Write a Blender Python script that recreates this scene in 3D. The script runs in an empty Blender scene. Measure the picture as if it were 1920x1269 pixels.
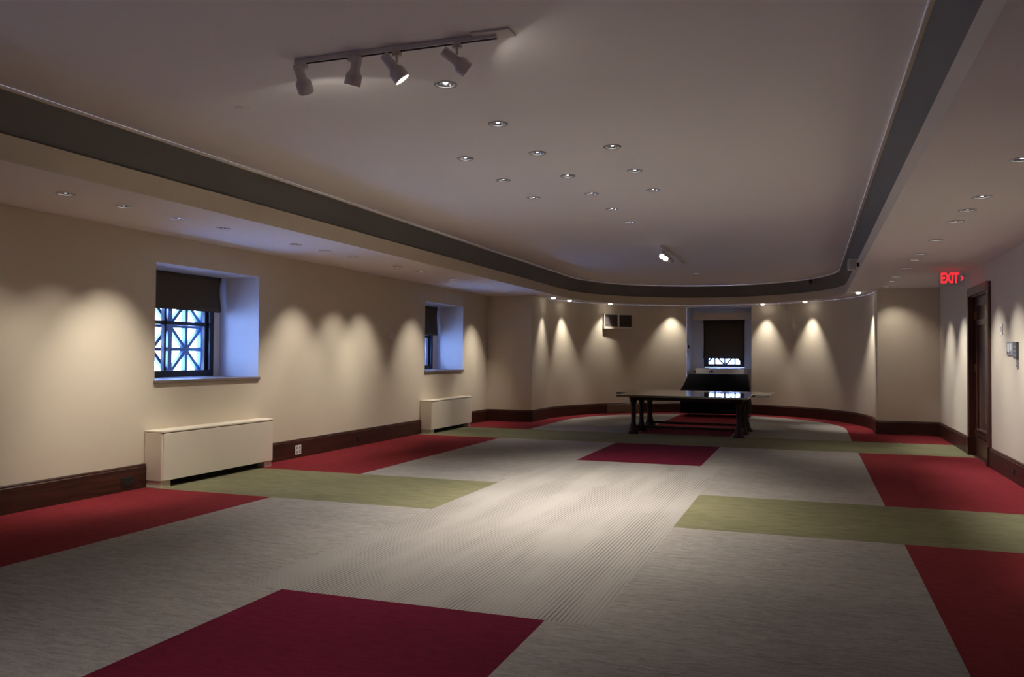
import bpy, bmesh, math, random
from mathutils import Vector, Matrix
random.seed(7)
SC = bpy.context.scene
COL = SC.collection
PI = math.pi

# ------------------------------------------------------------------ room dimensions (metres)
XC = -2.355                    # centre line of the room
XL, XR = -7.04, 2.36           # long walls
YB, YE = -3.2, 17.94           # wall behind the camera, end walls beside the apse
ZS, ZF, ZT = 2.87, 3.06, 3.36  # soffit, top of fascia, raised ceiling
CY = 18.7                      # centre of the apse half ellipse
AW, BW = 3.6, 4.1              # apse wall
AF, BF = 3.065, 3.62           # soffit edge
AC, BC = 2.945, 3.5            # raised ceiling edge
AG, BG = 3.06, 3.5             # carpet field


def ell(a, b, n=72, y0=None):
    """left to right outline: straight side, half ellipse, straight side"""
    pts = []
    if y0 is not None:
        pts.append((XC - a, y0))
    for i in range(n + 1):
        t = PI - PI * i / n
        pts.append((XC + a * math.cos(t), CY + b * math.sin(t)))
    if y0 is not None:
        pts.append((XC + a, y0))
    return pts


def ell_y(a, b, x):
    return CY + b * math.sqrt(max(0.0, 1 - ((x - XC) / a) ** 2))


# ------------------------------------------------------------------ materials
def nodes(name):
    m = bpy.data.materials.new(name)
    m.use_nodes = True
    nt = m.node_tree
    return m, nt, nt.nodes['Principled BSDF']


def lk(nt, a, b):
    nt.links.new(a, b)


def mat(name, c, rough=0.5, metal=0.0, var=0.06, scale=(6, 6, 6), bump=0.0, bscale=60.0, spec=0.5, coat=0.0, dist=0.0):
    m, nt, p = nodes(name)
    p.inputs['Roughness'].default_value = rough
    p.inputs['Metallic'].default_value = metal
    p.inputs['Specular IOR Level'].default_value = spec
    p.inputs['Coat Weight'].default_value = coat
    p.inputs['Coat Roughness'].default_value = 0.025
    tc = nt.nodes.new('ShaderNodeTexCoord')
    mp = nt.nodes.new('ShaderNodeMapping')
    mp.inputs['Scale'].default_value = scale
    lk(nt, tc.outputs['Object'], mp.inputs['Vector'])
    nz = nt.nodes.new('ShaderNodeTexNoise')
    nz.inputs['Scale'].default_value = 1.0
    nz.inputs['Detail'].default_value = 5
    nz.inputs['Distortion'].default_value = dist
    lk(nt, mp.outputs['Vector'], nz.inputs['Vector'])
    r = nt.nodes.new('ShaderNodeValToRGB')
    r.color_ramp.elements[0].position = 0.3
    r.color_ramp.elements[1].position = 0.7
    r.color_ramp.elements[0].color = (*[v * (1 - var) for v in c], 1)
    r.color_ramp.elements[1].color = (*[min(1, v * (1 + var)) for v in c], 1)
    lk(nt, nz.outputs['Fac'], r.inputs['Fac'])
    lk(nt, r.outputs['Color'], p.inputs['Base Color'])
    if bump:
        n2 = nt.nodes.new('ShaderNodeTexNoise')
        n2.inputs['Scale'].default_value = bscale
        n2.inputs['Detail'].default_value = 3
        lk(nt, tc.outputs['Object'], n2.inputs['Vector'])
        b = nt.nodes.new('ShaderNodeBump')
        b.inputs['Strength'].default_value = bump
        b.inputs['Distance'].default_value = 0.01
        lk(nt, n2.outputs['Fac'], b.inputs['Height'])
        lk(nt, b.outputs['Normal'], p.inputs['Normal'])
    return m


def emis(name, c, s):
    m, nt, p = nodes(name)
    p.inputs['Base Color'].default_value = (*c, 1)
    p.inputs['Emission Color'].default_value = (*c, 1)
    p.inputs['Emission Strength'].default_value = s
    return m


def carpet(name, stops, scale, scale2, mix=0.5, dist=0.0, patch=0.12, ribs=0):
    """stops: dark and light colour of the pile; scale: streak stretch; scale2: fine tuft stretch"""
    m, nt, p = nodes(name)
    p.inputs['Roughness'].default_value = 0.95
    p.inputs['Specular IOR Level'].default_value = 0.1
    tc = nt.nodes.new('ShaderNodeTexCoord')

    def noise(sc, detail, d=0.0):
        mp = nt.nodes.new('ShaderNodeMapping')
        mp.inputs['Scale'].default_value = sc
        lk(nt, tc.outputs['Object'], mp.inputs['Vector'])
        n = nt.nodes.new('ShaderNodeTexNoise')
        n.inputs['Scale'].default_value = 1
        n.inputs['Detail'].default_value = detail
        n.inputs['Distortion'].default_value = d
        lk(nt, mp.outputs['Vector'], n.inputs['Vector'])
        return n
    a = noise(scale, 4, dist)
    b = noise(scale2, 3)
    c = noise((0.55, 0.8, 1), 2)
    if ribs:      # fine dark ribs running the length of the lane, stronger in some bands than others
        wv = nt.nodes.new('ShaderNodeTexWave')
        wv.bands_direction = 'X'
        wv.inputs['Scale'].default_value = ribs
        wv.inputs['Distortion'].default_value = 0.6
        wv.inputs['Detail'].default_value = 2
        wv.inputs['Detail Scale'].default_value = 0.3
        lk(nt, tc.outputs['Object'], wv.inputs['Vector'])
        pw = nt.nodes.new('ShaderNodeMath')
        pw.operation = 'POWER'
        pw.inputs[1].default_value = 4.0
        lk(nt, wv.outputs['Fac'], pw.inputs[0])
        md = nt.nodes.new('ShaderNodeMapRange')
        md.inputs['From Min'].default_value = 0.40
        md.inputs['From Max'].default_value = 0.62
        md.inputs['To Min'].default_value = 0.10
        md.inputs['To Max'].default_value = 0.44
        lk(nt, noise((3.0, 0.5, 1), 3).outputs['Fac'], md.inputs['Value'])
        mu = nt.nodes.new('ShaderNodeMath')
        mu.operation = 'MULTIPLY'
        lk(nt, pw.outputs[0], mu.inputs[0])
        lk(nt, md.outputs['Result'], mu.inputs[1])
        sb = nt.nodes.new('ShaderNodeMath')
        sb.operation = 'SUBTRACT'
        sb.inputs[0].default_value = 0.66
        lk(nt, mu.outputs[0], sb.inputs[1])
        a = type('N', (), {'outputs': {'Fac': sb.outputs[0]}})
    mx = nt.nodes.new('ShaderNodeMix')
    mx.data_type = 'FLOAT'
    mx.inputs[0].default_value = mix
    lk(nt, a.outputs['Fac'], mx.inputs[2])
    lk(nt, b.outputs['Fac'], mx.inputs[3])
    r = nt.nodes.new('ShaderNodeValToRGB')
    r.color_ramp.elements[0].position = 0.36
    r.color_ramp.elements[1].position = 0.60
    r.color_ramp.elements[0].color = (*stops[0], 1)
    r.color_ramp.elements[1].color = (*stops[1], 1)
    lk(nt, mx.outputs[0], r.inputs['Fac'])
    hv = nt.nodes.new('ShaderNodeHueSaturation')
    mr = nt.nodes.new('ShaderNodeMapRange')
    mr.inputs['From Min'].default_value = 0.3
    mr.inputs['From Max'].default_value = 0.7
    mr.inputs['To Min'].default_value = 1 - patch
    mr.inputs['To Max'].default_value = 1 + patch
    lk(nt, c.outputs['Fac'], mr.inputs['Value'])
    lk(nt, mr.outputs['Result'], hv.inputs['Value'])
    lk(nt, r.outputs['Color'], hv.inputs['Color'])
    lk(nt, hv.outputs['Color'], p.inputs['Base Color'])
    bp = nt.nodes.new('ShaderNodeBump')
    bp.inputs['Strength'].default_value = 0.35
    bp.inputs['Distance'].default_value = 0.01
    lk(nt, mx.outputs[0], bp.inputs['Height'])
    lk(nt, bp.outputs['Normal'], p.inputs['Normal'])
    return m


M = {}
M['wall'] = mat('wall_paint', (0.61, 0.53, 0.405), 0.7, var=0.015, scale=(1.2, 1.2, 1.2), bump=0.02, bscale=40)
M['ceiling'] = mat('ceiling_paint', (0.85, 0.81, 0.79), 0.8, var=0.012, scale=(0.8, 0.8, 0.8))
M['reveal'] = mat('reveal_paint', (0.76, 0.74, 0.72), 0.7, var=0.012)
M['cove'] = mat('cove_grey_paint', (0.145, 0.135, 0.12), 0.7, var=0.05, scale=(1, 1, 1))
M['bead'] = mat('bead_paint', (0.80, 0.72, 0.60), 0.6, var=0.02)
M['wood'] = mat('mahogany', (0.046, 0.015, 0.009), 0.42, var=0.45, scale=(1.5, 1.5, 22), dist=1.2, spec=0.3)
M['wood_v'] = mat('mahogany_upright', (0.062, 0.021, 0.013), 0.32, var=0.4, scale=(24, 24, 1.6), dist=1.0)
M['panel'] = mat('door_panel_varnish_sheen', (0.125, 0.075, 0.055), 0.25, var=0.3, scale=(20, 20, 1.5), dist=1.0, coat=0.5)  # lighter brown paints in the reflection of the opposite wall
M['table'] = mat('table_wood', (0.020, 0.008, 0.006), 0.5, spec=0.2, var=0.35, scale=(2, 26, 2), dist=0.8)
M['table_top'] = mat('table_varnish', (0.040, 0.018, 0.012), 0.06, spec=0.5, var=0.3, scale=(1.5, 26, 2), dist=0.8, coat=1.0)
M['cream'] = mat('cream_enamel', (0.74, 0.665, 0.535), 0.45, var=0.012)
M['dark'] = mat('dark_void', (0.012, 0.011, 0.010), 0.8, var=0.1)
M['black'] = mat('black_plastic', (0.012, 0.012, 0.014), 0.4, var=0.1)
M['cloth'] = mat('black_cloth', (0.004, 0.004, 0.006), 0.9, var=0.2, scale=(30, 30, 30), bump=0.1, bscale=200, spec=0.08)
M['white'] = mat('white_plastic', (0.74, 0.73, 0.70), 0.4, var=0.01)
M['grey'] = mat('grey_plate', (0.30, 0.29, 0.29), 0.4, var=0.05)
M['dgrey'] = mat('dark_grey_plate', (0.09, 0.09, 0.10), 0.4, var=0.1)
M['steel'] = mat('frame_dark_steel', (0.020, 0.026, 0.040), 0.35, var=0.1)
M['grille'] = mat('lattice_metal_blue_bloom', (0.035, 0.10, 0.24), 0.5, var=0.1)  # blue in the colour stands in for window glare over the bars
M['shade'] = mat('shade_fabric', (0.075, 0.052, 0.028), 0.9, var=0.08, scale=(60, 60, 60), bump=0.05, bscale=300)
M['sill'] = mat('sill_stone', (0.20, 0.15, 0.125), 0.5, var=0.1, scale=(5, 5, 5))
M['silver'] = mat('polished_reflector', (0.82, 0.82, 0.84), 0.14, metal=1.0, var=0.02)
M['ring'] = mat('trim_ring_metal', (0.42, 0.41, 0.40), 0.35, metal=0.6, var=0.02)
M['track'] = mat('track_paint', (0.66, 0.61, 0.58), 0.5, var=0.03)
M['brass'] = mat('brass', (0.55, 0.42, 0.20), 0.25, metal=1.0, var=0.05)
M['vent'] = mat('vent_louver', (0.13, 0.105, 0.10), 0.5, var=0.05)
M['paintv'] = mat('vent_frame_paint', (0.60, 0.54, 0.45), 0.6, var=0.02)
M['woodgrille'] = mat('grille_wood', (0.16, 0.095, 0.05), 0.5, var=0.2, scale=(2, 2, 30))
M['lens_on'] = emis('lamp_lens_lit', (1.0, 0.93, 0.82), 12.0)
M['lens_dim'] = emis('lamp_lens_dim', (1.0, 0.97, 0.95), 6.0)
M['exit'] = emis('exit_red', (1.0, 0.012, 0.02), 2.2)
M['acrylic'] = mat('exit_plate', (0.22, 0.17, 0.14), 0.3, var=0.02)
M['red'] = carpet('carpet_red', ((0.120, 0.011, 0.015), (0.205, 0.020, 0.025)), (9, 30, 1), (130, 130, 1), 0.6, 0.6, 0.10)
M['crimson'] = carpet('carpet_crimson', ((0.078, 0.004, 0.014), (0.130, 0.008, 0.026)), (9, 30, 1), (130, 130, 1), 0.6, 0.6, 0.10)
M['taupe'] = carpet('carpet_taupe', ((0.20, 0.182, 0.165), (0.315, 0.29, 0.265)), (5.5, 30, 1), (60, 150, 1), 0.4, 1.6, 0.10)
M['lane'] = carpet('carpet_lane', ((0.125, 0.112, 0.10), (0.315, 0.292, 0.268)), (100, 0.6, 1), (170, 60, 1), 0.35, 0.0, 0.06, ribs=11)
M['green'] = carpet('carpet_green', ((0.115, 0.108, 0.056), (0.185, 0.175, 0.098)), (4, 26, 1), (110, 140, 1), 0.5, 0.8, 0.12)


def glass_mat():
    m = bpy.data.materials.new('window_glass')
    m.use_nodes = True
    nt = m.node_tree
    nt.nodes.clear()
    o = nt.nodes.new('ShaderNodeOutputMaterial')
    t = nt.nodes.new('ShaderNodeBsdfTransparent')
    t.inputs['Color'].default_value = (0.93, 0.96, 0.97, 1)
    g = nt.nodes.new('ShaderNodeBsdfGlossy')
    g.inputs['Roughness'].default_value = 0.02
    lw = nt.nodes.new('ShaderNodeLayerWeight')
    lw.inputs['Blend'].default_value = 0.3
    fr = nt.nodes.new('ShaderNodeMath')
    fr.operation = 'MULTIPLY_ADD'
    fr.inputs[1].default_value = 0.25
    fr.inputs[2].default_value = 0.03
    lk(nt, lw.outputs['Facing'], fr.inputs[0])
    mx = nt.nodes.new('ShaderNodeMixShader')
    lk(nt, fr.outputs[0], mx.inputs[0])
    lk(nt, t.outputs[0], mx.inputs[1])
    lk(nt, g.outputs[0], mx.inputs[2])
    lk(nt, mx.outputs[0], o.inputs[0])
    return m


M['glass'] = glass_mat()


# ------------------------------------------------------------------ mesh helpers
class MB:
    def __init__(s):
        s.v, s.f, s.m, s.mats = [], [], [], []

    def mi(s, m):
        if m not in s.mats:
            s.mats.append(m)
        return s.mats.index(m)

    def face(s, pts, m):
        b = len(s.v)
        s.v += [tuple(p) for p in pts]
        s.f.append(tuple(range(b, b + len(pts))))
        s.m.append(s.mi(m))

    def box(s, c, d, m, mx=None, bev=0.0):
        """box centred at c with size d; bev chamfers its upright and level edges"""
        bm = bmesh.new()
        bmesh.ops.create_cube(bm, size=1.0)
        bmesh.ops.scale(bm, vec=d, verts=bm.verts)
        if bev > 0:
            bmesh.ops.bevel(bm, geom=bm.edges[:], offset=bev, segments=2, affect='EDGES', profile=0.6)
        bmesh.ops.translate(bm, vec=c, verts=bm.verts)
        s.add(bm, m, mx)

    def add(s, bm, m, mx=None):
        if mx is not None:
            bmesh.ops.transform(bm, matrix=mx, verts=bm.verts)
        bm.verts.ensure_lookup_table()
        b = len(s.v)
        s.v += [tuple(v.co) for v in bm.verts]
        k = s.mi(m)
        for f in bm.faces:
            s.f.append(tuple(b + v.index for v in f.verts))
            s.m.append(k)
        bm.free()

    def lathe(s, prof, m, mx=None, n=24, cap=True):
        """prof: list of (radius, z)"""
        bm = bmesh.new()
        rings = []
        for r, z in prof:
            if r < 1e-6:
                rings.append([bm.verts.new((0, 0, z))])
            else:
                rings.append([bm.verts.new((r * math.cos(2 * PI * i / n), r * math.sin(2 * PI * i / n), z)) for i in range(n)])
        for a, b in zip(rings, rings[1:]):
            for i in range(n):
                j = (i + 1) % n
                if len(a) == 1 and len(b) == 1:
                    continue
                if len(a) == 1:
                    bm.faces.new((a[0], b[i], b[j]))
                elif len(b) == 1:
                    bm.faces.new((a[i], a[j], b[0]))
                else:
                    bm.faces.new((a[i], a[j], b[j], b[i]))
        if cap:
            for r in (rings[0], rings[-1]):
                if len(r) > 2:
                    bm.faces.new(r)
        bmesh.ops.recalc_face_normals(bm, faces=bm.faces)
        bm.verts.index_update()
        s.add(bm, m, mx)

    def tube(s, path, r, m, n=10):
        path = [Vector(p) for p in path]
        for a, b in zip(path, path[1:]):
            d = b - a
            q = Vector((0, 0, 1)).rotation_difference(d.normalized()).to_matrix().to_4x4()
            s.lathe([(r, 0), (r, d.length)], m, Matrix.Translation(a) @ q, n)

    def strip(s, pts, prof, m, closed=False):
        """sweep a profile (list of (inset, z)) along a plan polyline; inset is to the right of travel"""
        n = len(pts)
        offs = []
        for i in range(n):
            p = Vector(pts[i])
            d0 = (p - Vector(pts[i - 1])).normalized() if i > 0 else None
            d1 = (Vector(pts[i + 1]) - p).normalized() if i < n - 1 else None
            d0 = d0 or d1
            d1 = d1 or d0
            n0, n1 = Vector((d0.y, -d0.x)), Vector((d1.y, -d1.x))
            b = (n0 + n1).normalized()
            offs.append(b / max(0.3, b.dot(n0)))
        grid = [[(pts[i][0] + offs[i].x * u, pts[i][1] + offs[i].y * u, z) for u, z in prof] for i in range(n)]
        b = len(s.v)
        k = len(prof)
        for g in grid:
            s.v += g
        mi = s.mi(m)
        for i in range(n - 1):
            for j in range(k - 1):
                s.f.append((b + i * k + j, b + (i + 1) * k + j, b + (i + 1) * k + j + 1, b + i * k + j + 1))
                s.m.append(mi)
        if closed:
            for i in (0, n - 1):
                s.f.append(tuple(b + i * k + j for j in range(k)))
                s.m.append(mi)

    def build(s, name, parent=None, smooth=None, loc=None):
        me = bpy.data.meshes.new(name)
        me.from_pydata(s.v, [], s.f)
        for m in s.mats:
            me.materials.append(m)
        me.polygons.foreach_set('material_index', s.m)
        me.update()
        if smooth is not None:
            bm = bmesh.new()
            bm.from_mesh(me)
            bmesh.ops.remove_doubles(bm, verts=bm.verts, dist=1e-5)
            bm.to_mesh(me)
            bm.free()
            me.polygons.foreach_set('use_smooth', [True] * len(me.polygons))
            me.set_sharp_from_angle(angle=math.radians(smooth))
        o = bpy.data.objects.new(name, me)
        COL.objects.link(o)
        if parent is not None:
            o.parent = parent
        if loc is not None:
            o.location = loc
        return o


def holed(outer, holes, to3d, m, mb):
    """flat polygon with holes; outer and holes are lists of 2D points"""
    bm = bmesh.new()
    es = []
    for loop in [outer] + holes:
        vs = [bm.verts.new((p[0], p[1], 0)) for p in loop]
        for a, b in zip(vs, vs[1:] + vs[:1]):
            es.append(bm.edges.new((a, b)))
    bmesh.ops.triangle_fill(bm, use_beauty=True, edges=es)
    for v in bm.verts:
        v.co = to3d(v.co.x, v.co.y)
    bm.verts.index_update()
    mb.add(bm, m)


def circ(x, y, r, n=24):
    return [(x + r * math.cos(2 * PI * i / n), y + r * math.sin(2 * PI * i / n)) for i in range(n)]


def rect(x0, y0, x1, y1):
    return [(x0, y0), (x1, y0), (x1, y1), (x0, y1)]


def tag(o, label=None, cat=None, group=None, kind=None):
    if label: o['label'] = label
    if cat: o['category'] = cat
    if group: o['group'] = group
    if kind: o['kind'] = kind
    return o


def thing(name, label, cat, loc=(0, 0, 0), rz=0.0, group=None, kind=None):
    o = bpy.data.objects.new(name, None)
    COL.objects.link(o)
    o.empty_display_size = 0.1
    o.location = loc
    o.rotation_euler = (0, 0, rz)
    return tag(o, label, cat, group, kind)


def copy_thing(root, loc, rot=None):
    c = root.copy()
    COL.objects.link(c)
    c.location = loc
    if rot is not None:
        c.rotation_euler = rot
    for ch in list(root.children):
        d = ch.copy()
        COL.objects.link(d)
        d.parent = c
        for g in list(ch.children):
            e = g.copy()
            COL.objects.link(e)
            e.parent = d
    return c


ORD = ['first', 'second', 'third', 'fourth', 'fifth', 'sixth', 'seventh', 'eighth', 'ninth', 'tenth', 'eleventh', 'twelfth', 'thirteenth']

# ------------------------------------------------------------------ lamp positions
CEIL = [(-2.36, y) for y in (5.19, 6.21, 7.23, 8.25, 9.25, 10.3, 11.38)] + \
       [(-3.07, y) for y in (7.22, 8.25, 9.28)] + [(-1.655, y) for y in (7.22, 8.23, 9.25)] + [(-2.38, 18.8)]
LEFT = [(-6.04, y) for y in (5.42, 6.07, 6.79, 7.47, 8.83, 9.50, 10.22, 11.56, 12.35, 13.7, 14.9, 16.8)]
RIGHT = [(1.37, y) for y in (6.54, 7.96, 8.64, 9.32, 10.73, 12.09, 12.80, 13.97, 15.40, 16.25, 17.40)]


def on_ell(x, a=3.345, b=3.87):
    return (x, ell_y(a, b, x))


APSE = [(-5.70, 18.75), on_ell(-5.58), on_ell(-4.9), on_ell(-3.45), on_ell(-1.155), on_ell(-0.125), (0.945, 18.85)]
RH = 0.066    # radius of a lamp hole

# ------------------------------------------------------------------ floor
fl = MB()
xs = [XL, -5.33, -3.48, -3.18, -1.42, -1.14, 0.71, XR]
ys = [YB, 4.54, 7.40, 9.24, 11.65, 14.24, 16.15]
for i in range(7):
    for j in range(6):
        if j == 5:
            m = 'green'
        elif i in (0, 6):
            m = 'green' if j == 2 else 'red'
        elif i in (1, 5):
            m = 'green' if j == 2 else 'taupe'
        elif i == 3:
            m = 'crimson' if j in (0, 4) else 'lane'
        else:
            m = 'taupe' if j in (0, 4) else 'lane'
        if j == 0 and i in (2, 4):
            m = 'taupe'
        fl.face([(xs[i], ys[j], 0), (xs[i + 1], ys[j], 0), (xs[i + 1], ys[j + 1], 0), (xs[i], ys[j + 1], 0)], M[m])
rows = [16.15, 17.0, YE, YE + 0.001, 18.3, CY] + [CY + BW * math.sin(PI / 2 * k / 60) for k in range(1, 61)]


def xo(y):
    if y <= YE: return (XL, XR)
    if y <= CY: return (XC - AW, XC + AW)
    q = AW * math.sqrt(max(0, 1 - ((y - CY) / BW) ** 2))
    return (XC - q, XC + q)


def xg(y):
    if y <= CY: return (XC - AG, XC + AG)
    q = AG * math.sqrt(max(0, 1 - ((y - CY) / BG) ** 2))
    return (XC - q, XC + q)


for y0, y1 in zip(rows, rows[1:]):
    a0, b0 = xo(y0)
    a1, b1 = xo(y1)
    g0, h0 = xg(y0)
    g1, h1 = xg(y1)
    def clampx(v, g, h): return min(max(v, g), h)
    cols = [(a0, a1), (g0, g1), (clampx(-3.18, g0, h0), clampx(-3.18, g1, h1)),
            (clampx(-1.42, g0, h0), clampx(-1.42, g1, h1)), (h0, h1), (b0, b1)]
    for k, m in enumerate(['red', 'taupe', 'red', 'taupe', 'red']):
        c, d = cols[k], cols[k + 1]
        if abs(c[0] - d[0]) < 1e-6 and abs(c[1] - d[1]) < 1e-6:
            continue
        if abs(c[1] - d[1]) < 1e-6:
            fl.face([(c[0], y0, 0), (d[0], y0, 0), (c[1], y1, 0)], M[m])
        else:
            fl.face([(c[0], y0, 0), (d[0], y0, 0), (d[1], y1, 0), (c[1], y1, 0)], M[m])
NX0, NX1, NYB = -3.14, -1.46, 23.62      # window niche in the apse
fl.face([(NX0, 22.6, -0.001), (NX1, 22.6, -0.001), (NX1, NYB, -0.001), (NX0, NYB, -0.001)], M['red'])
tag(fl.build('floor'), 'carpeted floor of grey, striped, green and red panels', 'floor', kind='structure')

# ------------------------------------------------------------------ ceilings, fascia, cove
up = ell(AC, BC, 72, YB)
mb = MB()
holed(up, [circ(x, y, RH) for x, y in CEIL], lambda x, y: (x, y, ZT), M['ceiling'], mb)
tag(mb.build('ceiling'), 'raised plaster ceiling with recessed downlights', 'ceiling', kind='structure')

mb = MB()
out = [(XL, YB), (XL, YE)] + [(XC - AW, YE)] + ell(AW, BW, 72) + [(XC + AW, YE), (XR, YE), (XR, YB)]
inn = ell(AF, BF, 72, YB)
poly = out + inn[::-1]
holed(poly, [circ(x, y, RH) for x, y in LEFT + RIGHT + APSE], lambda x, y: (x, y, ZS), M['ceiling'], mb)
mb.strip(inn, [(0, ZS), (0, ZF), (-0.05, ZF)], M['wall'])
tag(mb.build('ceiling_soffit', smooth=30), 'lower soffit around the raised ceiling with its fascia', 'ceiling', kind='structure')

mb = MB()
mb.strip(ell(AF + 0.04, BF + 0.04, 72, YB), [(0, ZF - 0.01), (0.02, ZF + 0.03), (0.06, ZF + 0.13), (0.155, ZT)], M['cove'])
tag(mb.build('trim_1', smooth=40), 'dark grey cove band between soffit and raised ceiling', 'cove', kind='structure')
mb = MB()
mb.strip(ell(AC + 0.012, BC + 0.012, 72, YB), [(-0.012, ZT - 0.001), (-0.012, ZT - 0.02), (0.022, ZT - 0.026), (0.022, ZT - 0.001)], M['bead'])
tag(mb.build('trim_2', smooth=40), 'thin pale bead along the edge of the raised ceiling', 'trim', kind='structure')

# ------------------------------------------------------------------ walls
WZ0, WZ1 = 1.19, 2.545
W1, W2, W0 = (7.56, 9.45), (14.62, 16.50), (0.50, 2.39)
XW = -7.74
mb = MB()
holed(rect(YB, 0, YE, ZS), [rect(a, WZ0, b, WZ1) for a, b in (W1, W2, W0)], lambda y, z: (XL, y, z), M['wall'], mb)
tag(mb.build('wall_left'), 'long cream wall with deep windows', 'wall', kind='structure')
for n, (a, b) in ((9, W1), (10, W2), (11, W0)):
    mb = MB()
    r = M['reveal']
    mb.face([(XL, a, WZ0), (XL, a, WZ1), (XW - .35, a, WZ1), (XW - .35, a, WZ0)], r)
    mb.face([(XL, b, WZ0), (XW - .35, b, WZ0), (XW - .35, b, WZ1), (XL, b, WZ1)], r)
    mb.face([(XL, a, WZ1), (XL, b, WZ1), (XW - .35, b, WZ1), (XW - .35, a, WZ1)], r)
    mb.face([(XL, a, WZ0), (XW - .35, a, WZ0), (XW - .35, b, WZ0), (XL, b, WZ0)], r)
    tag(mb.build('trim_%d' % n), 'deep white reveal of the %s left window' % {9: 'nearer', 10: 'farther', 11: 'unseen third'}[n], 'reveal', kind='structure')

DY0, DY1, DZ = 13.22, 14.64, 2.47      # door opening
mb = MB()
holed([(YB, 0), (DY0, 0), (DY0, DZ), (DY1, DZ), (DY1, 0), (YE, 0), (YE, ZS), (YB, ZS)], [], lambda y, z: (XR, y, z), M['wall'], mb)
tag(mb.build('wall_right'), 'cream wall with the wooden door', 'wall', kind='structure')

mb = MB()
mb.face([(XL, YE, 0), (XC - AW, YE, 0), (XC - AW, YE, ZS), (XL, YE, ZS)], M['wall'])
mb.face([(XC + AW, YE, 0), (XR, YE, 0), (XR, YE, ZS), (XC + AW, YE, ZS)], M['wall'])
tag(mb.build('wall_end'), 'two short cream end walls either side of the apse', 'wall', kind='structure')

NZ1 = 2.82
mb = MB()
pl = [(XC - AW, YE)] + ell(AW, BW, 96) + [(XC + AW, YE)]


def split_at(pts, x):
    o = []
    for a, b in zip(pts, pts[1:]):
        o.append(a)
        if (a[0] - x) * (b[0] - x) < 0:
            t = (x - a[0]) / (b[0] - a[0])
            o.append((x, a[1] + t * (b[1] - a[1])))
    o.append(pts[-1])
    return o


pl = split_at(split_at(pl, NX0), NX1)
for a, b in zip(pl, pl[1:]):
    mid = (a[0] + b[0]) / 2
    z0 = NZ1 if NX0 < mid < NX1 else 0
    mb.face([(a[0], a[1], z0), (b[0], b[1], z0), (b[0], b[1], ZS), (a[0], a[1], ZS)], M['wall'])
yl, yr = ell_y(AW, BW, NX0), ell_y(AW, BW, NX1)
tag(mb.build('wall_apse', smooth=20), 'curved cream end wall with the window niche', 'wall', kind='structure')
mb = MB()
r = M['reveal']
mb.face([(NX0, yl, 0), (NX0, NYB, 0), (NX0, NYB, NZ1), (NX0, yl, NZ1)], r)
mb.face([(NX1, yr, 0), (NX1, NYB, 0), (NX1, NYB, NZ1), (NX1, yr, NZ1)], r)
mb.face([(NX0, yl, NZ1), (NX0, NYB, NZ1), (NX1, NYB, NZ1), (NX1, yr, NZ1)], r)
V0, V1, VZ0, VZ1 = -2.80, -1.70, 1.21, 2.49
holed(rect(NX0, 0, NX1, NZ1), [rect(V0, VZ0, V1, VZ1)], lambda x, z: (x, NYB, z), M['reveal'], mb)
for p, q in (((V0, VZ0), (V0, VZ1)), ((V1, VZ0), (V1, VZ1)), ((V0, VZ0), (V1, VZ0)), ((V0, VZ1), (V1, VZ1))):
    mb.face([(p[0], NYB, p[1]), (q[0], NYB, q[1]), (q[0], NYB + .4, q[1]), (p[0], NYB + .4, p[1])], r)
tag(mb.build('wall_niche'), 'white sides and back of the window niche', 'wall', kind='structure')
mb = MB()
mb.box(((NX0 + NX1) / 2 + .06, 23.16, 2.60), (NX1 - NX0 - .12, 0.14, 0.19), M['wall'])
tag(mb.build('trim_3'), 'plaster box beam across the head of the window niche', 'trim', kind='structure')

mb = MB()
mb.face([(XL, YB, 0), (XL, YB, ZS), (XR, YB, ZS), (XR, YB, 0)], M['wall'])
mb.face([(XC - AF, YB, ZS), (XC - AF, YB, ZT), (XC + AF, YB, ZT), (XC + AF, YB, ZS)], M['wall'])
tag(mb.build('wall_back'), 'cream wall behind the viewpoint', 'wall', kind='structure')

# ------------------------------------------------------------------ baseboards
BH = 0.265
PROF = [(0.0, 0.0), (0.036, 0.0), (0.036, BH - .03), (0.028, BH - .022), (0.028, BH - .01), (0.02, BH), (0, BH)]
R1, R2 = (7.42, 9.46), (14.42, 16.42)


def bboard(name, pts_list, label):
    mb = MB()
    for p in pts_list:
        mb.strip(p, PROF, M['wood'], closed=True)
    return tag(mb.build(name, smooth=25), label, 'baseboard', kind='structure')


bboard('baseboard_left', [[(XL, YB), (XL, R1[0])], [(XL, R1[1]), (XL, R2[0])], [(XL, R2[1]), (XL, YE), (XC - AW + .036, YE)]],
       'tall dark mahogany baseboard along the left wall')
bboard('baseboard_apse', [[(XC - AW, YE - .034)] + [p for p in ell(AW, BW, 96) if p[0] < NX0 + .02] + [(NX0, yl)],
                          [(NX1, yr)] + [p for p in ell(AW, BW, 96) if p[0] > NX1 - .02] + [(XC + AW, YE - .034)]],
       'tall dark mahogany baseboard curving round the apse')
bboard('baseboard_right', [[(XC + AW - .036, YE), (XR, YE), (XR, DY1 + .13)], [(XR, DY0 - .13), (XR, YB)]],
       'tall dark mahogany baseboard along the right wall')

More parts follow.
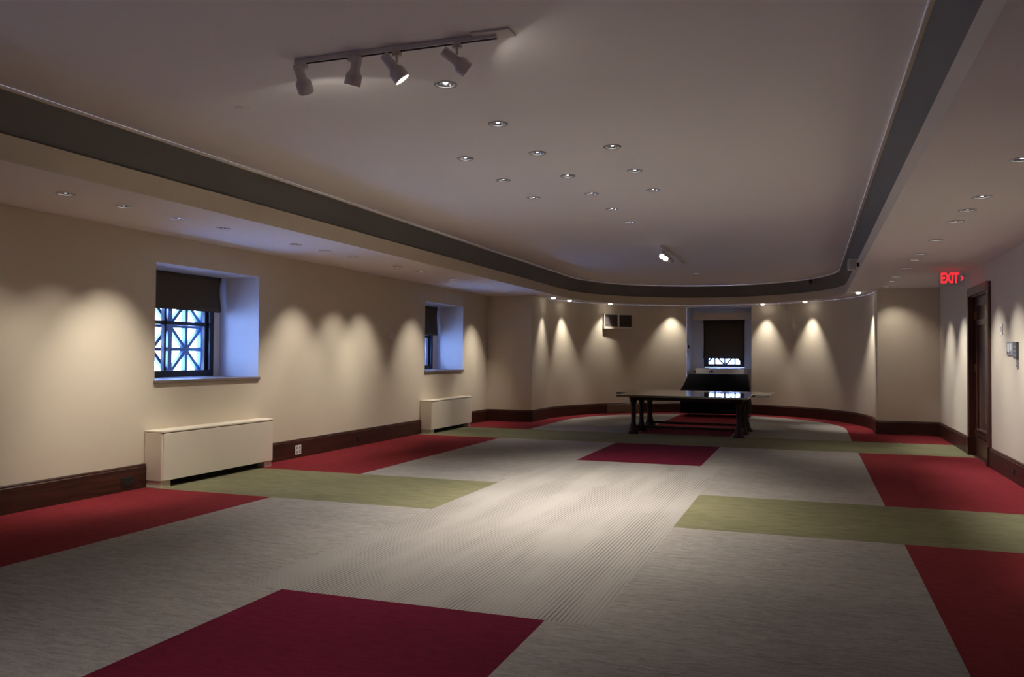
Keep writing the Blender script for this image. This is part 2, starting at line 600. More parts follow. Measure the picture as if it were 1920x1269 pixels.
# ------------------------------------------------------------------ windows
def lattice(nx, nz, w, h, bar, depth, fw, gm):
    """lattice of union-jack squares in its local XZ plane, origin at lower centre"""
    mb = MB()
    W = nx * w
    for i in range(nx + 1):
        mb.box((-W / 2 + i * w, 0, nz * h / 2), (fw, depth, nz * h), gm)
    for j in range(nz + 1):
        mb.box((0, 0.001, j * h), (W, depth, fw), gm)
    for i in range(nx):
        for j in range(nz):
            cx, cz = -W / 2 + (i + .5) * w, (j + .5) * h
            mb.box((cx, 0.002, cz), (bar, depth * .9, h), gm)
            mb.box((cx, 0.003, cz), (w, depth * .9, bar), gm)
            L = math.hypot(w, h)
            for s in (1, -1):
                mx = Matrix.Translation((cx, 0.004 * s, cz)) @ Matrix.Rotation(s * math.atan2(h, w), 4, 'Y')
                mb.box((0, 0, 0), (L, depth * .8, bar), gm, mx)
    return mb


def window(name, label, w, h, loc, rz, nx, nz, rail, sill):
    """local X along the wall, local -Y into the room, origin at the middle of the lower edge of the frame"""
    t = thing(name, label, 'window', loc, rz, kind='structure')
    f = MB()
    fw = 0.085
    for s in (-1, 1):
        f.box((s * (w / 2 - fw / 2), 0.03, h / 2), (fw, 0.10, h), M['steel'])
        f.box((s * (w / 2 - fw - .02), 0.055, h / 2), (0.045, 0.05, h - 2 * fw), M['steel'])
    for z in (fw / 2, h - fw / 2):
        f.box((0, 0.03, z), (w - 2 * fw, 0.10, fw), M['steel'])
    f.build('frame', t)
    g = MB()
    g.box((0, 0.045, h / 2), (0.035, 0.05, h - 2 * fw), M['steel'])
    g.box((0, 0.045, rail), (w - 2 * fw, 0.05, 0.05), M['steel'])
    g.build('glazing_bars', t)
    p = MB()
    p.box((0, 0.075, h / 2), (w - 2 * fw, 0.006, h - 2 * fw), M['glass'])
    p.build('pane', t)
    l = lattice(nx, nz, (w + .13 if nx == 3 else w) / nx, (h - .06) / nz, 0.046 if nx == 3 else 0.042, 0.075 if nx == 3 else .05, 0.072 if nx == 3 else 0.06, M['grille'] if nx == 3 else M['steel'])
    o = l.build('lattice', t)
    o.location = (0, 0.26, 0.04)
    tag(o, 'metal lattice of crossed squares outside the glass')
    if sill:
        s = MB()
        s.box((0, sill[2], -0.018), (sill[0], sill[1], 0.036), M['sill'], bev=0.006)
        s.build('sill', t)
    return t


def shade(label, w, drop, loc, rz, grp):
    t = thing('roller_shade', label, 'roller shade', loc, rz, group=grp)
    a = MB()
    q = Matrix.Rotation(PI / 2, 4, 'Y')
    a.lathe([(0.024, -w / 2 + .01), (0.024, w / 2 - .01)], M['shade'], Matrix.Translation((0, 0, -0.03)) @ q, 16)
    a.build('roller', t, smooth=40)
    b = MB()
    nxs, nzs = 16, 10
    for i in range(nxs):
        for j in range(nzs):
            def pt(u, v):
                x = (-.5 + u) * w
                e = abs(2 * u - 1)
                x *= 1 - 0.012 * math.sin(v * PI)
                return (x, -0.024 + 0.006 * math.sin(v * 5) * (0.4 + e), -0.03 - v * (drop - .03))
            u0, u1, v0, v1 = i / nxs, (i + 1) / nxs, j / nzs, (j + 1) / nzs
            b.face([pt(u0, v0), pt(u1, v0), pt(u1, v1), pt(u0, v1)], M['shade'])
    o = b.build('fabric', t, smooth=60)
    sd = o.modifiers.new('thickness', 'SOLIDIFY')
    sd.thickness = 0.002
    c = MB()
    c.box((0, -0.024, -drop), (w * .998, 0.014, 0.022), M['shade'], bev=0.004)
    c.build('hem_bar', t)
    for s in (-1, 1):
        d = MB()
        d.box((s * (w / 2 + .004), 0.0, -0.034), (0.008, 0.056, 0.066), M['dgrey'])
        d.build('bracket', t)
    return t


WH = WZ1 - WZ0
for n, (a, b), lab in ((1, W1, 'nearer deep window in the left wall, lattice outside'), (2, W2, 'farther deep window in the left wall, lattice outside')):
    wm = (a + b) / 2
    window('window_%d' % n, lab, b - a - .14, WH - .01, (XW, wm, WZ0 + .005), PI / 2, 3, 2, 0.70, None)
    s = MB()
    s.box((XL - .32, wm, WZ0 - .016), (0.70, b - a + .03, 0.036), M['sill'], bev=0.006)
    tag(s.build('trim_%d' % (3 + n)), 'brown stone sill of the %s left window' % ('nearer' if n == 1 else 'farther'), 'sill', kind='structure')
    s = MB()
    for y, k in ((a, 1), (b, -1)):      # splayed strip between frame and reveal
        p = [(XW - .05, y + .002 * k), (XW - .05, y + .078 * k), (XW + .02, y + .074 * k), (XW + .06, y + .002 * k)]
        z0, z1 = WZ0 + .004, WZ1 - .004
        for (u, v), (u2, v2) in zip(p, p[1:] + p[:1]):
            s.face([(u, v, z0), (u2, v2, z0), (u2, v2, z1), (u, v, z1)], M['reveal'])
        s.face([(u, v, z0) for u, v in p], M['reveal'])
        s.face([(u, v, z1) for u, v in p], M['reveal'])
    tag(s.build('trim_%d' % (5 + n)), 'white strip beside the frame of the %s left window' % ('nearer' if n == 1 else 'farther'), 'trim', kind='structure')
window('window_4', 'unseen window added in the left wall to light the near end', W0[1] - W0[0] - .14, WH - .01, (XW, (W0[0] + W0[1]) / 2, WZ0 + .005), PI / 2, 3, 2, 0.70, None)  # unseen, follows the window spacing, added for daylight at the near end
o = bpy.data.objects['window_4']
b = MB()
b.box((0, -.05, WH - .44), (1.78, .004, .86), M['shade'])  # unseen cover added to cut this window's daylight
b.build('unseen_blind', o)
shade('brown roller shade pulled a third down over the nearer left window', 1.78, 0.47, (XW + .085, (W1[0] + W1[1]) / 2, WZ1 - .003), PI / 2, 'roller shades')
shade('brown roller shade pulled halfway down the farther left window', 1.78, 0.61, (XW + .085, (W2[0] + W2[1]) / 2, WZ1 - .003), PI / 2, 'roller shades')
window('window_3', 'end window in the apse niche, lattice outside', V1 - V0 - .01, VZ1 - VZ0 - .01, ((V0 + V1) / 2, NYB + .05, VZ0 + .005), 0, 2, 2, 0.66, None)
shade('dark roller shade pulled almost fully down over the end window', 1.10, 1.06, ((V0 + V1) / 2, NYB - .03, VZ1 + .03), 0, 'roller shades')

# ------------------------------------------------------------------ radiator covers under the windows
def radiator(label, y0, y1):
    L = y1 - y0
    t = thing('radiator_cover', label, 'radiator cover', (XL + .003, y0, 0), 0, 'radiator covers under the left windows')
    D, H, Z = 0.25, 0.635, 0.075
    c = MB()
    c.box((D / 2, L / 2, H - .012), (D, L, 0.024), M['cream'], bev=0.006)
    for y in (0.011, L - .011):
        c.box((D / 2 - .004, y, Z + (H - .026 - Z) / 2), (D - .012, 0.022, H - .026 - Z), M['cream'], bev=0.004)
    c.build('casing', t)
    f = MB()
    f.box((D - .014, L / 2, Z + (H - .03 - Z) / 2), (0.022, L - .05, H - .032 - Z), M['cream'], bev=0.004)
    f.build('front_panel', t)
    for y in (0.085, L - .085):
        k = MB()
        k.box((D / 2 - .008, y, Z / 2), (D - .03, 0.15, Z), M['cream'])
        k.build('foot', t)
    v = MB()
    v.box((D / 2 - .06, L / 2, Z / 2 + .03), (D - .14, L - .34, Z + .05), M['dark'])  # near-black block painted in for the shade of the gap
    tag(v.build('toe_shade_block', t), 'black block for the shaded gap under the cover')
    return t


radiator('cream radiator cover under the nearer left window', *R1)
radiator('cream radiator cover under the farther left window', *R2)
# cover in the apse niche
t = thing('radiator_cover', 'cream rounded radiator cover below the end window, behind the black console', 'radiator cover', ((NX0 + NX1) / 2, 23.25, 0), 0, 'radiator cover in the niche')
mb = MB()
bm = bmesh.new()
prof = [(-.78, 0), (.82, 0), (.82, 1.19)]
for k in range(9):
    a = PI / 2 + PI / 2 * k / 8
    prof.append((-.64 + .14 * math.cos(a), 1.05 + .14 * math.sin(a)))
v0 = [bm.verts.new((x, -.33, z)) for x, z in prof]
v1 = [bm.verts.new((x, .33, z)) for x, z in prof]
bm.faces.new(v0)
bm.faces.new(v1[::-1])
for i in range(len(prof)):
    j = (i + 1) % len(prof)
    bm.faces.new((v0[i], v1[i], v1[j], v0[j]))
bm.verts.index_update()
mb.add(bm, M['white'])
mb.build('casing', t, smooth=30)
for x, z, r in ((-.66, 1.10, .03), (-.26, 1.09, .022), (-.20, 1.11, .032)):
    mb = MB()
    mb.lathe([(r * .6, 0), (r, .01), (r, .035), (r * .7, .045), (0, .046)], M['black'], Matrix.Translation((x, -.33, z)) @ Matrix.Rotation(PI / 2, 4, 'X'), 16)
    tag(mb.build('knob', t, smooth=40), 'black knob')

# ------------------------------------------------------------------ door on the right wall
t = thing('door_1', 'dark mahogany panelled door under the exit sign', 'door', (XR, (DY0 + DY1) / 2, 0), 0, kind='structure')
W = DY1 - DY0
c = MB()
for s in (-1, 1):
    c.box((-.014, s * (W / 2 + .055), (DZ + .11) / 2), (0.05, 0.13, DZ + .11), M['wood_v'], bev=0.008)
    c.box((-.03, s * (W / 2 + .055), .14), (0.055, 0.135, .28), M['wood_v'], bev=0.006)
c.box((-.016, 0, DZ + .055), (0.055, W + .02, 0.13), M['wood_v'], bev=0.008)
c.build('casing', t)
c = MB()
for s in (-1, 1):
    c.box((.10, s * (W / 2 - .012), DZ / 2), (0.20, 0.03, DZ), M['wood_v'])
c.box((.10, 0, DZ - .012), (0.20, W, 0.03), M['wood_v'])
c.build('jamb', t)
l = MB()
lw, lh, x0 = W - .06, DZ - .03, 0.08
for s in (-1, 1):
    l.box((x0, s * (lw / 2 - .07), lh / 2), (0.05, 0.14, lh), M['wood_v'])
for z, h in ((.14, .26), (.36, .10), (2.05, .08), (lh - .07, .14)):
    l.box((x0, 0, z), (0.05, lw - .28, h), M['wood_v'])
l.box((x0 - .02, 0, .415), (0.05, lw - .26, .022), M['panel'], bev=.005)
leaf = l.build('leaf', t)
pnl = MB()
for z0, z1 in ((.40, 2.02), (2.08, lh - .13), (.26, .32)):
    pnl.box((x0 + .008, 0, (z0 + z1) / 2), (0.022, lw - .26, z1 - z0), M['panel'])
pnl.build('panel', leaf)
q = Matrix.Rotation(-PI / 2, 4, 'Y')
k = MB()
k.lathe([(.036, 0), (.036, .006), (.012, .012), (.012, .04), (.028, .05), (.032, .066), (.024, .08), (0, .084)], M['brass'], Matrix.Translation((x0 - .025, -lw / 2 + .08, 1.02)) @ q, 18)
tag(k.build('knob', leaf, smooth=35), 'dull brass knob')
k = MB()
k.lathe([(.028, 0), (.028, .012), (.02, .018), (0, .019)], M['brass'], Matrix.Translation((x0 - .025, -lw / 2 + .08, 1.33)) @ q, 18)
tag(k.build('lock', leaf, smooth=35), 'round brass deadbolt')
for z in (.35, 1.35, 2.15):
    k = MB()
    k.box((x0 - .03, lw / 2 + .008, z), (0.02, 0.02, .12), M['brass'], bev=.003)
    k.build('hinge', t)
# dark back of the doorway, closes the wall behind the leaf
mb = MB()
mb.box((XR + .22, (DY0 + DY1) / 2, DZ / 2), (0.02, W + .06, DZ + .06), M['wood_v'])
mb.box((XR + .11, (DY0 + DY1) / 2, -.01), (0.22, W + .06, .02), M['wood_v'])
tag(mb.build('trim_8'), 'closed back of the doorway', 'trim', kind='structure')

# ------------------------------------------------------------------ recessed downlights
def make_downlight(lens):
    t = thing('recessed_downlight', 'x', 'downlight')
    r = MB()
    r.lathe([(RH - .004, .004), (RH - .003, -.004), (RH + .003, -.007), (RH + .014, -.004), (RH + .015, 0.0)], M['ring'], None, 28, cap=False)
    r.build('trim_ring', t, smooth=50)
    c = MB()
    c.lathe([(RH - .004, .002), (RH - .012, .03), (RH - .026, .065), (.026, .085)], M['silver'], None, 28, cap=False)
    c.build('reflector', t, smooth=60)
    b = MB()
    if lens == 'lens_on':
        b.lathe([(.05, .03), (.05, -.018), (.036, -.03), (0, -.035)], M[lens], None, 20)
    else:
        b.lathe([(.024, .088), (.022, .04), (.016, .012), (.010, .004), (0, .002)], M[lens], None, 16)
    b.build('bulb', t, smooth=60)
    h = MB()
    h.lathe([(RH - .002, .003), (RH - .002, .115), (0, .115)], M['dark'], None, 20, cap=False)
    h.build('housing', t, smooth=40)
    return t


DL = {'lens_on': None, 'lens_dim': None}


def downlight(x, y, z, lens, label, group):
    if DL[lens] is None:
        o = DL[lens] = make_downlight(lens)
        o.location = (x, y, z)
    else:
        o = copy_thing(DL[lens], (x, y, z))
    tag(o, label, 'downlight', group)
    return o


def spot(x, y, z, aim, power, size, blend=0.9, color=(1.0, 0.93, 0.84), rad=0.03, parent=None):
    l = bpy.data.lights.new('lamp_light', 'SPOT')
    l.energy = power
    l.color = color
    l.spot_size = math.radians(size)
    l.spot_blend = blend
    l.shadow_soft_size = rad
    o = bpy.data.objects.new('lamp_light', l)
    COL.objects.link(o)
    o.location = (x, y, z)
    o.rotation_euler = (Vector(aim) - Vector((x, y, z))).to_track_quat('-Z', 'Y').to_euler()
    return o


E0 = 1.0
rown = {-2.36: 'middle row', -3.07: 'left short row', -1.655: 'right short row'}
cnt = {}
for x, y in CEIL:
    if y > 15:
        lab = 'lone recessed downlight in the raised ceiling near the apse'
    else:
        k = cnt.get(x, 0)
        cnt[x] = k + 1
        lab = '%s recessed downlight from the near end, %s of the raised ceiling' % (ORD[k], rown[x])
    downlight(x, y, ZT, 'lens_dim', lab, 'downlights in the raised ceiling')
    if y < 15:
        far = x != -2.36
        spot(x, y, ZT - .012, (x, y, 0), (95 if y < 6 else 110 if y < 7 else 140 if y < 9.6 else 125) * E0, 80, 1.0)
    else:
        spot(x, y, ZT - .012, (x, y, 0), 50 * E0, 90, 1.0)
for y in (1.6, -0.8):        # unseen spots without fittings, added behind the viewpoint to brighten the near end
    spot(-2.36, y, ZT - .012, (-2.36, y, 0), 190 * E0, 100, 1.0)
# aimed lamps: (index, wall point y, power)
LW = {0: (5.5, 34), 1: (6.2, 42), 2: (6.85, 105), 6: (10.25, 72), 7: (11.35, 66), 8: (12.15, 78), 9: (14.05, 80), 11: (16.95, 105)}
for i, (x, y) in enumerate(LEFT):
    downlight(x, y, ZS, 'lens_dim', '%s recessed downlight from the near end of the left soffit' % ORD[i], 'downlights in the left soffit')
    if i in LW:
        ay, pw = LW[i]
        spot(x, ay, ZS - .012, (XL, ay, 0.75), pw * 1.6 * E0, 65, 1.0)
    else:
        spot(x, y, ZS - .012, (x, y, 0), 90 * E0, 90, 1.0)
RW = {0: (6.4, 90), 1: (7.9, 90), 2: (8.8, 60), 3: (9.5, 80), 4: (10.7, 66), 5: (11.5, 84), 6: (12.6, 90), 8: (15.25, 120), 9: (16.65, 80)}
for i, (x, y) in enumerate(RIGHT):
    downlight(x, y, ZS, 'lens_dim', '%s recessed downlight from the near end of the right soffit' % ORD[i], 'downlights in the right soffit')
    if i in RW:
        ay, pw = RW[i]
        spot(x, ay, ZS - .012, (XR, ay, 0.75), pw * 2.0 * E0, 64, 1.0, color=(1.0, 0.98, 0.96))
    elif i == 10:
        spot(x, y, ZS - .012, (1.75, YE, 1.3), 30 * E0, 80, 1.0)
    else:
        spot(x, y, ZS - .012, (x, y, 0), 110 * E0, 90, 1.0)
AP = [((-5.88, 18.45, 0), 105, 58), ((-5.74, 20.0, 0), 150, 60), ((-5.35, 21.2, 0), 85, 66), ((-3.50, 22.45, 0), 80, 80),
      ((-1.12, 22.45, 0), 125, 64), ((0.0, 21.68, 0), 145, 64), ((1.10, 19.2, 0), 210, 66)]
APL = ['lit recessed downlight at the left end of the apse soffit', 'lit recessed downlight second from the left in the apse soffit',
       'lit recessed downlight over the wall vent in the apse soffit', 'recessed downlight left of the end window in the apse soffit',
       'lit recessed downlight right of the end window in the apse soffit', 'lit recessed downlight second from the right in the apse soffit',
       'lit recessed downlight at the right end of the apse soffit']
for i, (x, y) in enumerate(APSE):
    downlight(x, y, ZS, 'lens_dim' if i == 3 else 'lens_on', APL[i], 'downlights in the apse soffit')
    aim, pw, sz = AP[i]
    spot(x, y, ZS - .045, aim, pw * E0, sz, 1.0)

# ------------------------------------------------------------------ track lights
def track_head(parent, loc, d, lens):
    d = Vector(d).normalized()
    q = Vector((0, 0, -1)).rotation_difference(d).to_matrix().to_4x4()
    s = MB()
    s.box((0, 0, -.012), (.05, .034, .03), M['track'], Matrix.Translation(loc), bev=.004)
    piv = Vector(loc) + Vector((0, 0, -.068))
    s.tube([Vector(loc) + Vector((0, 0, -.02)), piv], .009, M['track'])
    s.build('stem', parent, smooth=40)
    perp = (Vector((0, 0, 1)) - d * d.z).normalized()
    mx = Matrix.Translation(piv - perp * .034) @ q @ Matrix.Scale(.9, 4) @ Matrix.Translation((0, 0, 0.078))
    h = MB()
    h.lathe([(0, .012), (.028, .012), (.033, .006), (.033, -.085), (.038, -.098), (.052, -.115), (.056, -.125), (.056, -.188),
             (.054, -.190), (.051, -.186), (.049, -.15), (.0, -.148)], M['track'], mx, 24)
    hd = h.build('lamp_head', parent, smooth=35)
    b = MB()
    b.lathe([(.0, -.170), (.040, -.168), (.0485, -.162), (.0485, -.155), (0, -.153)], M[lens], mx, 24)
    b.build('lens', hd, smooth=40)
    return mx @ Vector((0, 0, -.2)), d


tr = thing('track_light', 'four headed track light on the raised ceiling nearest the camera', 'track light', (0, 0, 0), 0, 'track lights')
tr.location = (-2.38, 4.45, ZT)
b = MB()
b.box((0, 0, -.016), (1.36, .036, .030), M['track'], bev=.003)
b.box((0, 0, -.033), (1.355, .014, .004), M['dark'])
b.build('rail', tr)
b = MB()
b.box((.655, 0, -.006), (.24, .12, .012), M['track'], bev=.004)
b.build('canopy', tr)
for hx, d, lens in ((-.625, (-.10, .70, -.70), 'lens_on'), (-.27, (-.30, .15, -.92), 'lens_on'), (.035, (.50, .30, -.74), 'lens_on'), (.43, (.62, .50, -.55), 'lens_on')):
    p, dv = track_head(tr, (hx, 0, -.033), d, lens)
    wp = Vector(tr.location) + p
    spot(wp.x, wp.y, wp.z, wp + dv, 26 * E0, 70, 0.8, rad=.04)
    if hx in (-.625, .43):
        spot(wp.x, wp.y, wp.z, wp + dv, (3.4 if hx < 0 else 1.3) * E0, 158, 0.12, rad=.02)

tr2 = thing('track_light', 'small track light with lit heads on the raised ceiling before the apse', 'track light', (-2.34, 15.2, ZT), PI / 2, 'track lights')
b = MB()
b.box((0, 0, -.016), (2.62, .036, .030), M['track'], bev=.003)
b.build('rail', tr2)
for hx, d in ((-1.15, (-.75, .1, -.45)), (-.85, (-.75, .0, -.50)), (-.45, (.5, -.5, -.6))):
    p, dv = track_head(tr2, (hx, 0, -.033), d, 'lens_on')
    rot = Matrix.Rotation(PI / 2, 3, 'Z')
    wp = Vector(tr2.location) + rot @ p
    spot(wp.x, wp.y, wp.z, wp + rot @ dv, 14 * E0, 80, 0.8, rad=.04)

# ------------------------------------------------------------------ exit sign
t = thing('exit_sign', 'glowing red exit sign with arrow hanging from the right soffit', 'exit sign', (2.06, 14.4, ZS), 0)
b = MB()
b.box((0, 0, -.0125), (.30, .06, .025), M['white'], bev=.004)
b.build('canopy', t)
b = MB()
b.box((0, 0.003, -.135), (.37, .008, .215), M['glass'])
b.build('plate', t)
fc = bpy.data.curves.new('lettering', 'FONT')
fc.body = 'EXIT'
fc.size = .215
fc.extrude = .003
fc.offset = .006
fc.space_character = 0.98
fc.align_x = 'CENTER'
fc.align_y = 'CENTER'
fc.materials.append(M['exit'])
ft = bpy.data.objects.new('lettering_curve', fc)
COL.objects.link(ft)
fm = bpy.data.meshes.new_from_object(ft.evaluated_get(bpy.context.evaluated_depsgraph_get()))
bpy.data.objects.remove(ft)
fo = bpy.data.objects.new('lettering', fm)
COL.objects.link(fo)
fo.parent = t
fo.location = (-.03, -.006, -.135)
fo.rotation_euler = (PI / 2, 0, 0)
fo.scale = (.58, 1, 1)
b = MB()
b.face([(.125, -.006, -.09), (.165, -.006, -.135), (.125, -.006, -.18), (.125, -.006, -.155), (.145, -.006, -.135), (.125, -.006, -.115)], M['exit'])
b.build('arrow', t)

# ------------------------------------------------------------------ small fittings
def plate(name, label, cat, c, d, m, bev=.003, details=(), group=None):
    t = thing(name, label, cat, c, 0, group)
    b = MB()
    b.box((0, 0, 0), d, m, bev=bev)
    b.build('plate', t)
    for nm, dc, dd, dm in details:
        k = MB()
        k.box(dc, dd, dm)
        k.build(nm, t)
    return t


XO = XL + .036
sock = lambda m: [('socket', (.005, s, z), (.004, .030, .034), m) for s in (-.034, .034) for z in (-.030, .030)]
plate('wall_outlet', 'white double outlet in the left baseboard beyond the nearer radiator cover', 'outlet', (XO + .004, 10.35, .115), (.008, .145, .135), M['white'], details=sock(M['grey']), group='outlets in the baseboards')
plate('wall_outlet', 'black outlet in the left baseboard before the nearer radiator cover', 'outlet', (XO + .004, 7.14, .10), (.008, .17, .10), M['black'],
      details=[('socket', (.005, s, 0), (.004, .034, .04), M['dark']) for s in (-.035, .035)], group='outlets in the baseboards')
plate('wall_outlet', 'small dark outlet in the left baseboard midway between the radiator covers', 'outlet', (XO + .004, 12.05, .13), (.008, .09, .07), M['black'],
      details=[('socket', (.005, 0, 0), (.004, .03, .03), M['dark'])], group='outlets in the baseboards')
plate('wall_outlet', 'dark outlet in the right baseboard nearer than the door', 'outlet', (XR - .040, 11.62, .12), (.008, .10, .08), M['black'],
      details=[('socket', (-.005, 0, 0), (.004, .03, .04), M['dark'])], group='outlets in the baseboards')
plate('wall_sensor', 'small pale sensor plate on the left wall before the farther window', 'sensor', (XL + .006, 13.25, 1.84), (.012, .10, .12), M['white'],
      details=[('lens', (.007, 0, .01), (.004, .03, .03), M['grey'])])
plate('light_switch', 'small pale switch plate high on the right wall beside the door', 'switch', (XR - .006, 12.4, 1.885), (.012, .10, .14), M['white'],
      details=[('rocker', (-.007, 0, 0), (.006, .035, .07), M['grey'])])
plate('wall_notice', 'pale framed notice board beside the dark control panel on the right wall', 'notice', (XR - .006, 11.92, 1.625), (.012, .34, .17), M['grey'],
      details=[('sheet', (-.007, -.06, .02), (.003, .09, .09), M['white']), ('sheet', (-.007, .07, .01), (.003, .10, .11), M['white']),
               ('tab', (-.008, -.015, -.05), (.004, .06, .03), M['dgrey']), ('tab', (-.008, .10, -.045), (.004, .05, .025), M['dgrey'])])
plate('control_panel', 'dark grey control panel on the right wall', 'control panel', (XR - .014, 11.57, 1.60), (.028, .17, .20), M['dgrey'],
      details=[('button', (-.015, y, z), (.005, .03, .025), M['grey']) for y in (-.045, 0, .045) for z in (-.06, -.01, .045)])
plate('wall_keypad', 'small grey keypad below the dark control panel', 'keypad', (XR - .008, 11.53, 1.435), (.016, .10, .085), M['grey'],
      details=[('button', (-.009, y, z), (.004, .018, .014), M['dgrey']) for y in (-.022, .022) for z in (-.018, .018)])
plate('thermostat', 'black thermostat on the left side of the window niche', 'thermostat', (NX0 + .014, 23.0, 1.77), (.028, .09, .085), M['black'],
      details=[('display', (.015, 0, .01), (.003, .05, .03), M['dgrey'])])

# sprinkler cover near the track light
t = thing('sprinkler_cover', 'faint round sprinkler cover in the raised ceiling', 'sprinkler', (-4.05, 5.2, ZT))
b = MB()
b.lathe([(.05, 0), (.05, -.006), (.044, -.009), (0, -.009)], M['ceiling'], None, 24)
b.build('cap', t, smooth=40)
b = MB()
b.lathe([(.056, 0), (.056, -.003), (.05, -.003), (.05, 0)], M['track'], None, 24, cap=False)
b.build('ring', t, smooth=40)

# loudspeaker on the cove
t = thing('wall_speaker', 'small white loudspeaker on the right fascia of the raised ceiling', 'loudspeaker', (XC + AF, 13.9, 2.94), 0)
b = MB()
b.box((-.10, 0, 0), (.13, .11, .17), M['white'], bev=.012)
b.build('cabinet', t)
b = MB()
b.box((-.10, -.058, 0), (.11, .006, .15), M['ring'], bev=.002)
b.build('grille', t)
b = MB()
b.box((-.018, 0, 0), (.036, .03, .06), M['black'])
b.build('bracket', t)

# security camera at the apse cove
t = thing('security_camera', 'small black security camera hanging at the right of the apse cove', 'camera', (0.0, 20.75, ZT), 0)
b = MB()
b.lathe([(.045, 0), (.045, -.012), (.02, -.02), (.012, -.03), (.012, -.07)], M['track'], None, 18)
b.build('mount', t, smooth=35)
b = MB()
b.lathe([(0, -.06), (.032, -.05), (.036, 0), (.036, .11), (.03, .12), (0, .12)], M['black'], Matrix.Translation((0, 0, -.10)) @ Matrix.Rotation(math.radians(70), 4, 'X'), 20)
b.build('body', t, smooth=35)

# wall vent on the curved wall
def on_wall(x): return Vector((x, ell_y(AW, BW, x), 0))


pa, pb = on_wall(-5.12), on_wall(-4.50)
dv = (pb - pa)
ang = math.atan2(dv.y, dv.x)
L = dv.length
t = thing('wall_vent', 'cream framed double vent with dark louvers on the curved wall', 'vent', tuple((pa + pb) / 2 + Vector((0, 0, 2.42))), ang)
b = MB()
fr = .028
h = .40
b.box((0, -.03, h / 2 - fr / 2), (L, .06, fr), M['paintv'])
b.box((0, -.03, -h / 2 + .03), (L, .06, .06), M['paintv'])
for x in (-L / 2 + fr / 2, 0, L / 2 - fr / 2):
    b.box((x, -.031, .01), (fr * (1.4 if x == 0 else 1), .058, h - .06), M['paintv'])
b.build('frame', t)
for s in (-1, 1):
    g = MB()
    cw = (L - fr * 3.4) / 2
    cx = s * (cw / 2 + fr * .7)
    g.box((cx, -.008, .02), (cw, .012, h - .07), M['dark'])
    for i in range(14):
        g.box((0, 0, 0), (cw, .026, .004), M['vent'], Matrix.Translation((cx, -.035, -.135 + i * .0235)) @ Matrix.Rotation(math.radians(38), 4, 'X'))
    tag(g.build('louver_grille', t), 'dark louvered grille')

# wooden return grille in the apse baseboard
t = thing('baseboard_grille', 'light brown wooden return air grille set in the apse baseboard', 'vent', (0, 0, 0))
xsg = [-5.05 + i * .8 / 12 for i in range(13)]
ctr = on_wall(-4.6)
t.location = ctr
b = MB()
pts = [tuple((on_wall(x) - ctr)[:2]) for x in xsg]
b.strip(pts, [(.034, .01), (.046, .01), (.046, .235), (.034, .235)], M['woodgrille'], closed=True)
b.build('frame', t, smooth=30)
b = MB()
for i in range(9):
    z = .035 + i * .021
    b.strip(pts, [(.044, z), (.052, z + .004), (.050, z + .010), (.044, z + .012)], M['woodgrille'])
b.build('slats', t)

# ------------------------------------------------------------------ tables
def column(mb, x, y, ht, s=1.0):
    mb.lathe([(.0, .0), (.105 * s, .0), (.108 * s, .03), (.085 * s, .06), (.062 * s, .16), (.046 * s, .22), (.050 * s, .24), (.044 * s, .27),
              (.050 * s, .40), (.044 * s, .53), (.052 * s, .56), (.060 * s, .60), (.085 * s, ht - .03), (.09 * s, ht)], M['table'], Matrix.Translation((x, y, 0)), 16)


def table(name, label, loc, rz, L, D, H, legs, twin, tilt):
    t = thing(name, label, 'table', loc, rz, 'trestle tables in the apse')
    top = MB()
    R = Matrix.Translation((0, 0, H - .02)) @ Matrix.Rotation(tilt, 4, 'X')
    top.box((0, 0, 0), (L, D, .038), M['table_top'], R, bev=.006)
    top.build('tabletop', t)
    ap = MB()
    ht = H - .05
    for s in (-1, 1):
        ap.box((0, s * (D / 2 - .13), ht - .03), (legs[1] - legs[0], .03, .06), M['table'])
    ap.build('apron', t)
    for x in legs:
        if twin:
            for y in (-.33, .33):
                c = MB()
                column(c, x, y, ht)
                c.build('leg', t, smooth=40)
        else:
            c = MB()
            column(c, x, 0, ht, 1.25)
            c.build('leg', t, smooth=40)
        f = MB()
        dd = .80 if not twin else .62
        f.box((x, 0, .10 if twin else .05), (.075, dd, .05 if twin else .075), M['table'], bev=.012)
        f.build('foot_rail', t)
        f = MB()
        f.box((x, 0, ht - .04), (.08, D - .2, .055), M['table'], bev=.008)
        f.build('top_rail', t)
    s = MB()
    s.box(((legs[0] + legs[1]) / 2, 0, .115), (legs[1] - legs[0], .05, .05), M['table'], bev=.006)
    s.build('stretcher', t)
    return t


TILT = math.radians(1.1)
table('trestle_table', 'nearer dark wooden trestle table with paired turned legs', (-2.30, 16.36, 0), math.radians(-2.4), 2.48, .93, .76, (-.93, 1.06), True, TILT)
table('trestle_table', 'longer dark wooden table behind the nearer one, single pedestal legs', (-2.25, 17.52, 0), math.radians(-3.0), 3.05, 1.12, .765, (-.95, 1.02), False, TILT)

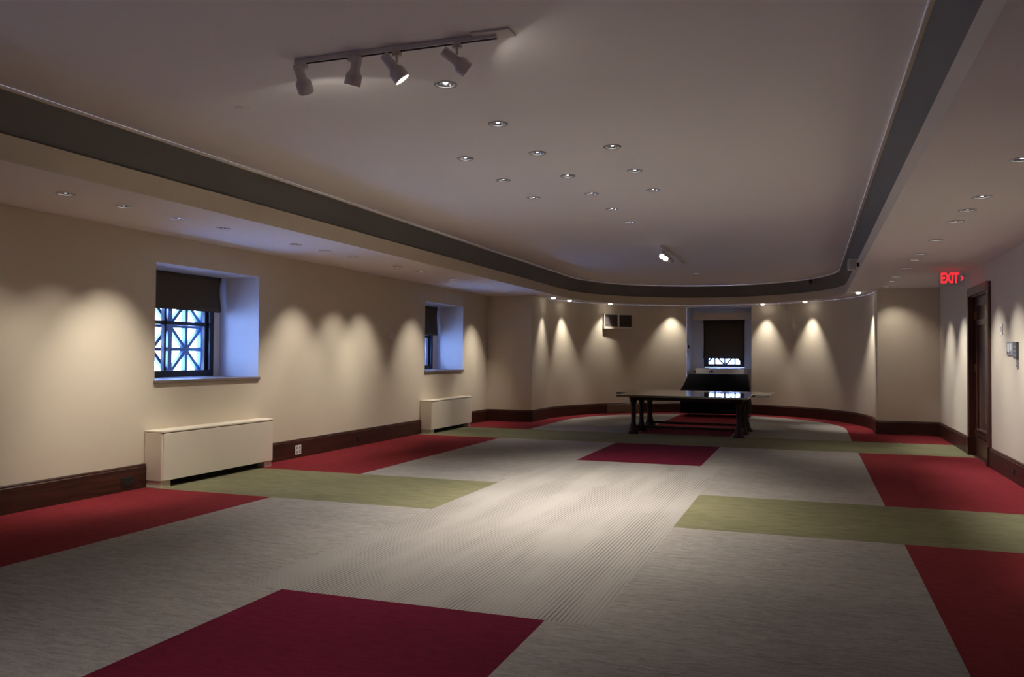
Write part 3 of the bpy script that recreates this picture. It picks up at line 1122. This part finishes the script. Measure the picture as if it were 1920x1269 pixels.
# ------------------------------------------------------------------ black covered console before the end window
t = thing('covered_console', 'large black covered console on casters in front of the end window', 'console', (-2.24, 21.75, 0), 0)
b = MB()
prof = [(-.62, .09), (-.66, .64), (-.60, .68), (-.42, .78), (.10, 1.045), (.42, 1.06), (.46, 1.03), (.46, .09)]
xsn = [-.80, -.795, -.74, .74, .795, .80]
bm = bmesh.new()
rows_ = []
for x in xsn:
    k = 1.0 if abs(x) < .79 else (.985 if abs(x) < .799 else .95)
    rows_.append([bm.verts.new((x * (.93 if z > .9 else 1.0 if z > .7 else 1.05), y * k, z * (1 if z < .2 else (1 - (1 - k) * .3)))) for y, z in prof])
for a, c in zip(rows_, rows_[1:]):
    for i in range(len(prof)):
        j = (i + 1) % len(prof)
        bm.faces.new((a[i], a[j], c[j], c[i]))
bm.faces.new(rows_[0])
bm.faces.new(rows_[-1][::-1])
bmesh.ops.recalc_face_normals(bm, faces=bm.faces)
bm.verts.index_update()
b.add(bm, M['cloth'])
b.build('cover', t, smooth=40)
b = MB()
b.box((0, -.1, .13), (1.44, .84, .06), M['black'], bev=.01)
b.build('base', t)
for x in (-.62, -.05, .62):
    for y in (-.45, .28):
        c = MB()
        c.lathe([(0, -.018), (.04, -.018), (.05, -.01), (.05, .01), (.04, .018), (0, .018)], M['dgrey'], Matrix.Translation((x, y, .05)) @ Matrix.Rotation(PI / 2, 4, 'Y'), 20)
        c.box((x, y, .085), (.05, .04, .05), M['grey'])
        c.build('caster', t, smooth=40)

# ------------------------------------------------------------------ daylight
w = bpy.data.worlds.new('sky')
SC.world = w
w.use_nodes = True
bg = w.node_tree.nodes['Background']
bg.inputs['Color'].default_value = (0.30, 0.46, 1.0, 1)
bg.inputs['Strength'].default_value = 40.0


def portal(c, d, rot):
    l = bpy.data.lights.new('window_portal', 'AREA')
    l.shape = 'RECTANGLE'
    l.size, l.size_y = d
    l.cycles.is_portal = True
    o = bpy.data.objects.new('window_portal', l)
    COL.objects.link(o)
    o.location = c
    o.rotation_euler = rot


for a, b_ in (W0, W1, W2):
    portal((XW - .36, (a + b_) / 2, (WZ0 + WZ1) / 2), (WH, b_ - a), (0, -PI / 2, 0))
portal(((V0 + V1) / 2, NYB + .41, (VZ0 + VZ1) / 2), (V1 - V0, VZ1 - VZ0), (-PI / 2, 0, 0))

# ------------------------------------------------------------------ camera
F, YAW, PIT, ROL = 1560.0, 0.3445, 0.0205, 0.0062
cy, sy = math.cos(YAW), math.sin(YAW)
fw = Vector((-sy * math.cos(PIT), cy * math.cos(PIT), math.sin(PIT)))
r0 = Vector((cy, sy, 0))
u0 = r0.cross(fw)
r_ = r0 * math.cos(ROL) + u0 * math.sin(ROL)
u_ = -r0 * math.sin(ROL) + u0 * math.cos(ROL)
cam = bpy.data.cameras.new('camera')
co = bpy.data.objects.new('camera', cam)
COL.objects.link(co)
co.matrix_world = Matrix(((r_.x, u_.x, -fw.x, 0), (r_.y, u_.y, -fw.y, 0), (r_.z, u_.z, -fw.z, 1.5), (0, 0, 0, 1)))
cam.sensor_width = 36
cam.lens = 36 * F / 1920
cam.clip_end = 200
SC.camera = co

SC.view_settings.view_transform = 'Standard'
SC.view_settings.look = 'None'
SC.view_settings.gamma = 1
SC.view_settings.exposure = 0.2
SC.cycles.use_denoising = True
SC.cycles.max_bounces = 10
SC.cycles.caustics_reflective = False
SC.cycles.diffuse_bounces = 6
SC.cycles.sample_clamp_indirect = 8
